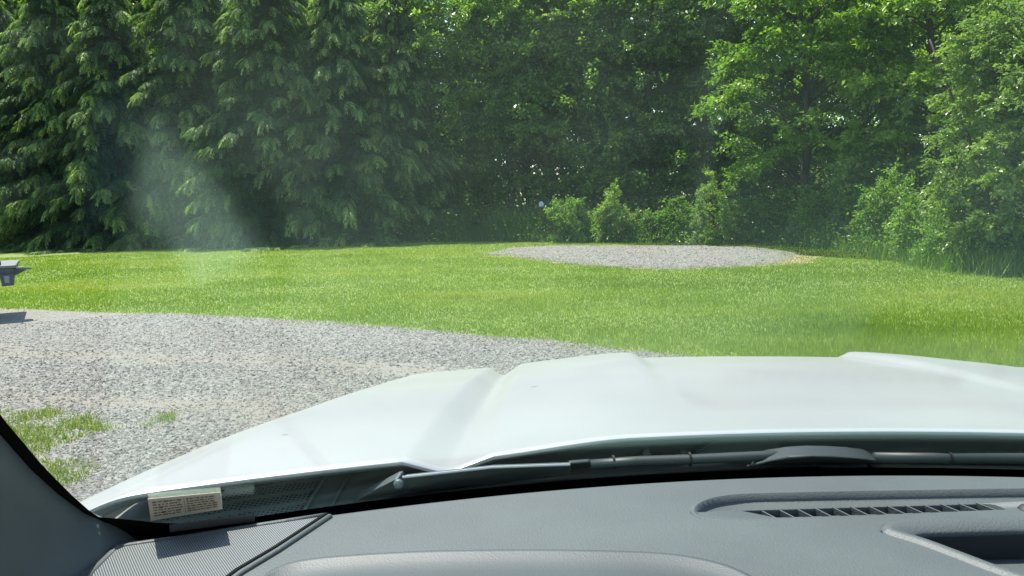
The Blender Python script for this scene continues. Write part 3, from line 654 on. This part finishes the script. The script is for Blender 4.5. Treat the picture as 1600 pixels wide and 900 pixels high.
TB().tube([(-.06, .874, 1.358), (.02, .886, 1.354), (.097, .884, 1.356), (.25, .865, 1.354), (.42, .83, 1.35)], .0062, 10).build('blade', M['cover'], w2, smooth=True)
TB().tube([(-.06, .889, 1.340), (.1, .89, 1.340), (.3, .87, 1.338), (.5, .82, 1.33)], .009, 8).build('blade_rubber', M['rubber'], w2, smooth=True)
TB().lathe([(.0076, -.0012), (.0076, .0012)], (.023, .886, 1.354), (.98, .1, 0), 14).build('blade_joint', M['rubber'], w2)

# dashboard as one moulded surface with sunken vent and tray
def dash_far(x): return .82 - .35 * x * x
def inpoly(x, y, P):
    c = False
    for i in range(len(P)):
        (x0, y0), (x1, y1) = P[i], P[i - 1]
        if (y0 > y) != (y1 > y) and x < (x1 - x0) * (y - y0) / (y1 - y0) + x0: c = not c
    return c
def dist(x, y, P):
    best = 9
    for i in range(len(P)):
        (x0, y0), (x1, y1) = P[i], P[i - 1]; dx, dy = x1 - x0, y1 - y0
        k = max(0, min(1, ((x - x0) * dx + (y - y0) * dy) / (dx * dx + dy * dy))); best = min(best, math.hypot(x - x0 - k * dx, y - y0 - k * dy))
    return best if not inpoly(x, y, P) else -best
VENT = [(-.277, .706), (-.269, .728), (-.252, .744), (-.225, .754), (-.137, .763), (.022, .777), (.10, .782), (.115, .765), (.09, .730), (-.007, .711), (-.12, .701), (-.24, .691), (-.268, .695)]
SLOT = [(-.236, .7190), (-.13, .7355), (-.002, .7515), (.009, .7305), (-.10, .7140), (-.202, .7015)]
TRAY = [(-.122, .672), (-.115, .687), (-.095, .697), (.009, .709), (.16, .716), (.20, .69), (.18, .60), (-.03, .57), (-.06, .60), (-.10, .655)]
TRIN = [(-.100, .669), (-.088, .678), (-.001, .688), (.15, .694), (.17, .68), (.15, .615), (-.02, .59), (-.05, .61)]
xs = np.unique(np.r_[np.linspace(-.80, -.30, 60), np.linspace(-.30, .22, 290), np.linspace(.22, .80, 40)])
ts = np.r_[np.linspace(0, .5, 30, endpoint=False), np.linspace(.5, .985, 200), [.99, .995, 1]]
rows = []
for k in ts:
    row = []
    for x in xs:
        yf = dash_far(x); y = .18 + (yf - .18) * k; z = 1.36 - .10 * max(0, (.45 - y)) ** 1.3 - .0025 * sst(.012, 0, yf - y) * 4 * sst(.99, 1, k)
        if -.30 < x < .22 and y > .5:
            dv = dist(x, y, VENT)
            if dv < -.0004: z -= .03
            dt = dist(x, y, TRAY)
            if dt < -.0006: z -= .045
        row.append((x, y, z))
    rows.append(row)
rows.append([(x, dash_far(x) + .002, 1.33) for x in xs])
TB().grid([[(x, dash_far(x) + .0015, 1.345) for x in xs[::6]], [(x, dash_far(x) + .03, 1.322) for x in xs[::6]], [(x, gy(x, 1.31) + .012, 1.309) for x in xs[::6]], [(x, gy(x, 1.31) + .03, 1.327) for x in xs[::6]]]).build('windshield_seal', M['black'], smooth=True)
da = TB().grid(rows).build('dashboard', M['dash'], smooth=False)
da.data.polygons.foreach_set('use_smooth', [True] * len(da.data.polygons))
# vent and tray: moulded bezels lofted between loops
def loop(P, n=120, rnd=3):
    P = np.array(P, float); seg = np.linalg.norm(np.roll(P, -1, 0) - P, axis=1); cum = np.r_[0, np.cumsum(seg)]; Pc = np.vstack([P, P[:1]])
    u = np.linspace(0, cum[-1], n, endpoint=False); L_ = np.stack([np.interp(u, cum, Pc[:, 0]), np.interp(u, cum, Pc[:, 1])], 1)
    for _ in range(rnd): L_ = (np.roll(L_, 1, 0) + L_ * 2 + np.roll(L_, -1, 0)) / 4
    return L_
def inset(L_, d_):
    tn = np.roll(L_, -1, 0) - np.roll(L_, 1, 0); tn /= np.linalg.norm(tn, axis=1, keepdims=True); nn_ = np.stack([-tn[:, 1], tn[:, 0]], 1)
    ar = np.sum(L_[:, 0] * np.roll(L_[:, 1], -1) - L_[:, 1] * np.roll(L_[:, 0], -1))
    return L_ + nn_ * d_ * (1 if ar > 0 else -1)
def loft(loops, cap=False):
    b_ = TB(); b_.grid([[(x, y, z) for x, y in list(L_) + [L_[0]]] for L_, z in loops])
    if cap: b_.add([(x, y, loops[-1][1]) for x, y in loops[-1][0]], [tuple(range(len(loops[-1][0])))])
    return b_
LV = loop(VENT); LS = loop([SLOT[0], (-.18, .727), SLOT[1], (-.06, .7425), SLOT[2], SLOT[3], SLOT[4], (-.15, .7075), SLOT[5]], 120, 1)
def far_k(L_): return np.clip((L_[:, 1] - (.7305 + .115 * (L_[:, 0] + .115))) / .012, 0, 1)
def loft3(loops):
    b_ = TB(); b_.grid([[(x, y, z) for (x, y), z in zip(list(L_) + [L_[0]], list(zz_) + [zz_[0]])] for L_, zz_ in loops]); return b_
one = np.ones(len(LV))
vo = loft3([(inset(LV, -.004), 1.3598 * one), (inset(LV, -.001), 1.3612 * one - .0010 * (1 - far_k(LV))), (inset(LV, .0008), 1.3612 * one - .0012 * (1 - far_k(LV))), (inset(LV, .0022), 1.3590 * one - .004 * far_k(LV)), (inset(LV, .0045), 1.3588 * one - .0065 * far_k(LV)),
            (LS, 1.3590 * one - .0045 * far_k(LS)), (inset(LS, .0006), 1.3582 * one - .0045 * far_k(LS)), (inset(LS, .0008), 1.345 * one)]).build('defrost_vent', M['dash'], da, smooth=True)
b = TB(); q = inset(LS, .0003); b.add([(x, y, 1.3500) for x, y in q], [tuple(range(len(q)))]); b.build('duct_dark', M['void'], vo)  # flat black sheet stands in for the shaded depth of the duct
b = TB()
for i in range(13):
    k = (i + .6) / 13; x0 = -.222 + k * .218; yt = np.interp(x0, [-.236, -.13, -.002], [.7190, .7355, .7515]); yb = np.interp(x0 + .012, [-.236, -.202, -.10, .009], [.7190, .7015, .7140, .7305])
    if yt - yb < .003: continue
    b.prism([(x0, yt, 1.3502), (x0 + .0018, yt, 1.3502), (x0 + .0133, yb, 1.3502), (x0 + .0115, yb, 1.3502)], (0, 0, .0068))
b.prism([(-.218, .7142, 1.3502), (0, .7436, 1.3502), (0, .7426, 1.3502), (-.218, .7132, 1.3502)], (0, 0, .0025))
b.build('vent_slats', M['dash'], vo)
LT = loop(TRAY, 120, 4); LI = loop([TRIN[0], (-.095, .675), TRIN[1], (-.04, .684), TRIN[2], TRIN[3], TRIN[4], TRIN[5], (.06, .60), TRIN[6], TRIN[7], (-.08, .645)], 120, 2)
LI = np.roll(LI, -int(np.argmin(np.linalg.norm(LI - LT[0], axis=1))), 0)
tr_ = loft([(inset(LT, -.003), 1.3598), (LT, 1.3622), (inset(LT, .003), 1.3632), (inset(LT, .007), 1.3625), (LI, 1.3588), (inset(LI, .0012), 1.3570), (inset(LI, .002), 1.352), (inset(LI, .0025), 1.334)], True).build('storage_tray', M['dash'], da, smooth=True)
b = TB(); b.grid([[(x, y - .005, z) for x, y in ((-.094, .674), (-.086, .6785), (-.05, .6825), (-.001, .688), (.15, .694))] for z in (1.3345, 1.3555)])
b.build('tray_shade', M['matd'], tr_)  # dark strip before the far wall, its shade put into the colour
TB().lathe([(.012, 0), (.0115, .004), (.009, .0075), (.004, .0095)], (.028, .731, 1.3535), (0, 0, 1), 20).build('light_sensor', M['rubber'], da, smooth=True)
# speaker grille
GR = [(-.772, .607), (-.765, .563), (-.735, .46), (-.718, .41), (-.697, .402), (-.675, .44), (-.655, .52), (-.647, .569), (-.633, .61), (-.613, .683), (-.65, .665), (-.69, .646), (-.73, .626)]
gm = TB().prism([(x, y, 1.3615) for x, y in GR], (0, 0, -.004)).build('speaker_grille', M['ribs'], da)
b = TB(); GP = [Vector((x, y, 1.3612)) for x, y in GR]
b.tube(GP[4:10], .0028, 6); b.build('grille_gap', M['void'], gm)
b = TB(); b.tube([(x + .004, y - .002, 1.3605) for x, y in GR[4:10]], .003, 6); b.tube([(x, y, 1.3605) for x, y in GR[9:] + GR[:4]], .003, 6); b.build('grille_trim', M['dash'], gm, smooth=True)
PNL = [(-.724, .404), (-.698, .391), (-.671, .433), (-.660, .475), (-.608, .468), (-.626, .405), (-.650, .345), (-.664, .285), (-.702, .335), (-.732, .41)]
M['panel'] = plastic('glare_panel_grey', (.40, .43, .41), .6, .3, 700)  # pale unseen panel, added to brighten the triangle mirrored in the glass
TB().prism([(x, y, 1.3635 - .10 * max(0, .45 - y) ** 1.3) for x, y in PNL], (0, 0, -.004)).build('glare_panel', M['panel'], da)
# instrument visor: raised hood over the gauges
ARC = [(-.70, .27), (-.664, .33), (-.632, .40), (-.604, .46), (-.607, .51), (-.624, .553), (-.618, .580), (-.590, .597), (-.515, .613), (-.431, .621), (-.36, .623), (-.310, .621), (-.278, .613), (-.252, .597), (-.236, .57), (-.224, .50), (-.213, .40), (-.203, .30)]
A = np.array(ARC); sp_ = []
for i in range(len(A) - 1):
    p0, p1, p2, p3 = A[max(i - 1, 0)], A[i], A[i + 1], A[min(i + 2, len(A) - 1)]
    for tt in np.linspace(0, 1, 8, endpoint=False): sp_.append(.5 * (2 * p1 + (p2 - p0) * tt + (2 * p0 - 5 * p1 + 4 * p2 - p3) * tt ** 2 + (3 * p1 - p0 - 3 * p2 + p3) * tt ** 3))
A = np.array(sp_); cen = np.array([-.43, .28])
rows = []
for s_, zz in ((0, 1.3594), (.005, 1.3608), (.011, 1.3648), (.0145, 1.3676), (.017, 1.3684), (.0195, 1.3680), (.026, 1.3655), (.045, 1.3640), (.06, 1.3655), (.12, 1.365), (.2, 1.362)):
    dv = cen - A; ln = np.linalg.norm(dv, axis=1, keepdims=True); q = A + dv / ln * np.minimum(s_, ln * .95); rows.append([(x, y, zz) for x, y in q])
TB().grid(rows).build('instrument_visor', M['visor'], smooth=True)

# pillars, roof, doors
for sgn in (-1, 1):
    lv = [(1.28, .778, .63), (1.345, .783, .628), (1.367, .792, .612), (1.398, .796, .572), (1.428, .790, .536), (1.462, .780, .497), (1.512, .761, .442), (1.60, .725, .325), (1.72, .668, .165), (1.87, .60, -.03)]
    rows = []
    for z, x, y in lv:
        x -= .010; y += .014
        k = min(1, max(0, (z - 1.34) / .5))
        rows.append([(sgn * (x + .012), y + .012, z), (sgn * x, y, z), (sgn * (x - .004), y - .03, z - .004), (sgn * (x - .010 + .01 * k), y - .10 + .03 * k, z - .01), (sgn * (x - .01 + .04 * k), y - .22 + .09 * k, z - .02), (sgn * (x + .06), y - .26 + .1 * k, z - .03), (sgn * (x + .12), y - .20, z - .03)])
    TB().grid(rows).build('pillar', M['trim'], smooth=True, solid=.004)
    TB().prism([(sgn * .80, .40, 1.26), (sgn * .80, -1.1, 1.26), (sgn * .84, -1.1, .5), (sgn * .84, .40, .5)], (sgn * .1, 0, 0)).build('door', M['paint'], bevel=.02)
rows = [[(x, y, 1.87 + .03 * (1 - (x / .62) ** 2) + .02 * sst(.1, -.6, y)) for x in np.linspace(-.66, .66, 16)] for y in np.linspace(.06, -1.6, 12)]
TB().grid(rows).build('roof', M['paint'], smooth=True, solid=.03)

# ------------------------------------------------------------------ trailer at the left edge and the small blue thing
tl = empty('flatbed_trailer', (-10.90, 10.46, 0), R(36)); tag(tl, 'grey flatbed trailer cut off by the left edge, its tail over the gravel', 'trailer')
M['galv'] = plain('weathered_grey', (.14, .155, .145), .55, .2, 12)
M['galvd'] = plain('dark_grey_steel', (.055, .065, .07), .5, .2, 12)
M['lens'] = plain('pale_lens', (.20, .23, .24), .3, .1, 20)
MB().box((-1.6, -.72, .795), (1.80, .72, .84)).build('deck', M['galv'], tl, bevel=.012)
MB().box((-1.6, -.70, .70), (1.77, .70, .793)).build('frame', M['galvd'], tl, bevel=.01)
MB().tube([(1.79, -.68, .790), (1.87, -.66, .785), (1.94, -.62, .775), (1.985, -.56, .762)], [.024, .03, .026, .012], 8, .8).build('bumper_lip', M['galv'], tl, smooth=True)
MB().prism([(1.77, -.69, .785), (1.93, -.62, .755), (1.86, -.62, .715), (1.77, -.69, .675)], (-.02, .25, 0)).build('step', M['galvd'], tl, bevel=.006)
br = MB().prism([(1.58, -.74, .71), (1.775, -.74, .71), (1.755, -.74, .535), (1.60, -.74, .53)], (0, .05, 0)).build('light_bracket', M['galvd'], tl, bevel=.01)
MB().prism([(1.635, -.747, .685), (1.705, -.747, .685), (1.70, -.747, .58), (1.64, -.747, .58)], (0, .006, 0)).build('light_lens', M['lens'], br, bevel=.004)
MB().lathe([(.05, 0), (.05, .05), (.035, .085), (.01, .10)], (1.56, -.60, .841), (0, 0, 1), 14).build('tie_knob', M['galvd'], tl, smooth=True)
for yy in (-.85, .70):
    wh = MB().lathe([(.20, 0), (.30, .01), (.32, .04), (.32, .11), (.30, .14), (.20, .15)], (.0, yy, .32), (0, 1, 0), 28).build('wheel', M['rubber'], tl, smooth=True)
    MB().lathe([(.04, -.012), (.17, -.006), (.19, .02)], (.0, yy, .32), (0, 1, 0), 20).build('rim', M['galv'], wh, smooth=True)
bx = empty('nest_box', (-2.42, 29.9, 0)); tag(bx, 'small pale blue box with a dark base showing between the shrubs left of the gravel', 'box')
MB().prism([(-.09, 0, 1.32), (.09, 0, 1.32), (.09, 0, 1.45), (0, 0, 1.53), (-.09, 0, 1.45)], (0, .16, 0)).build('housing', plain('pale_blue', (.40, .55, .68), .5, .1, 20), bx, bevel=.006)
MB().box((-.13, -.05, 1.27), (.13, .2, 1.318)).build('shelf', M['galvd'], bx, bevel=.005)
MB().box((-.03, .06, 0), (.03, .12, 1.268)).build('post', M['bark'], bx)
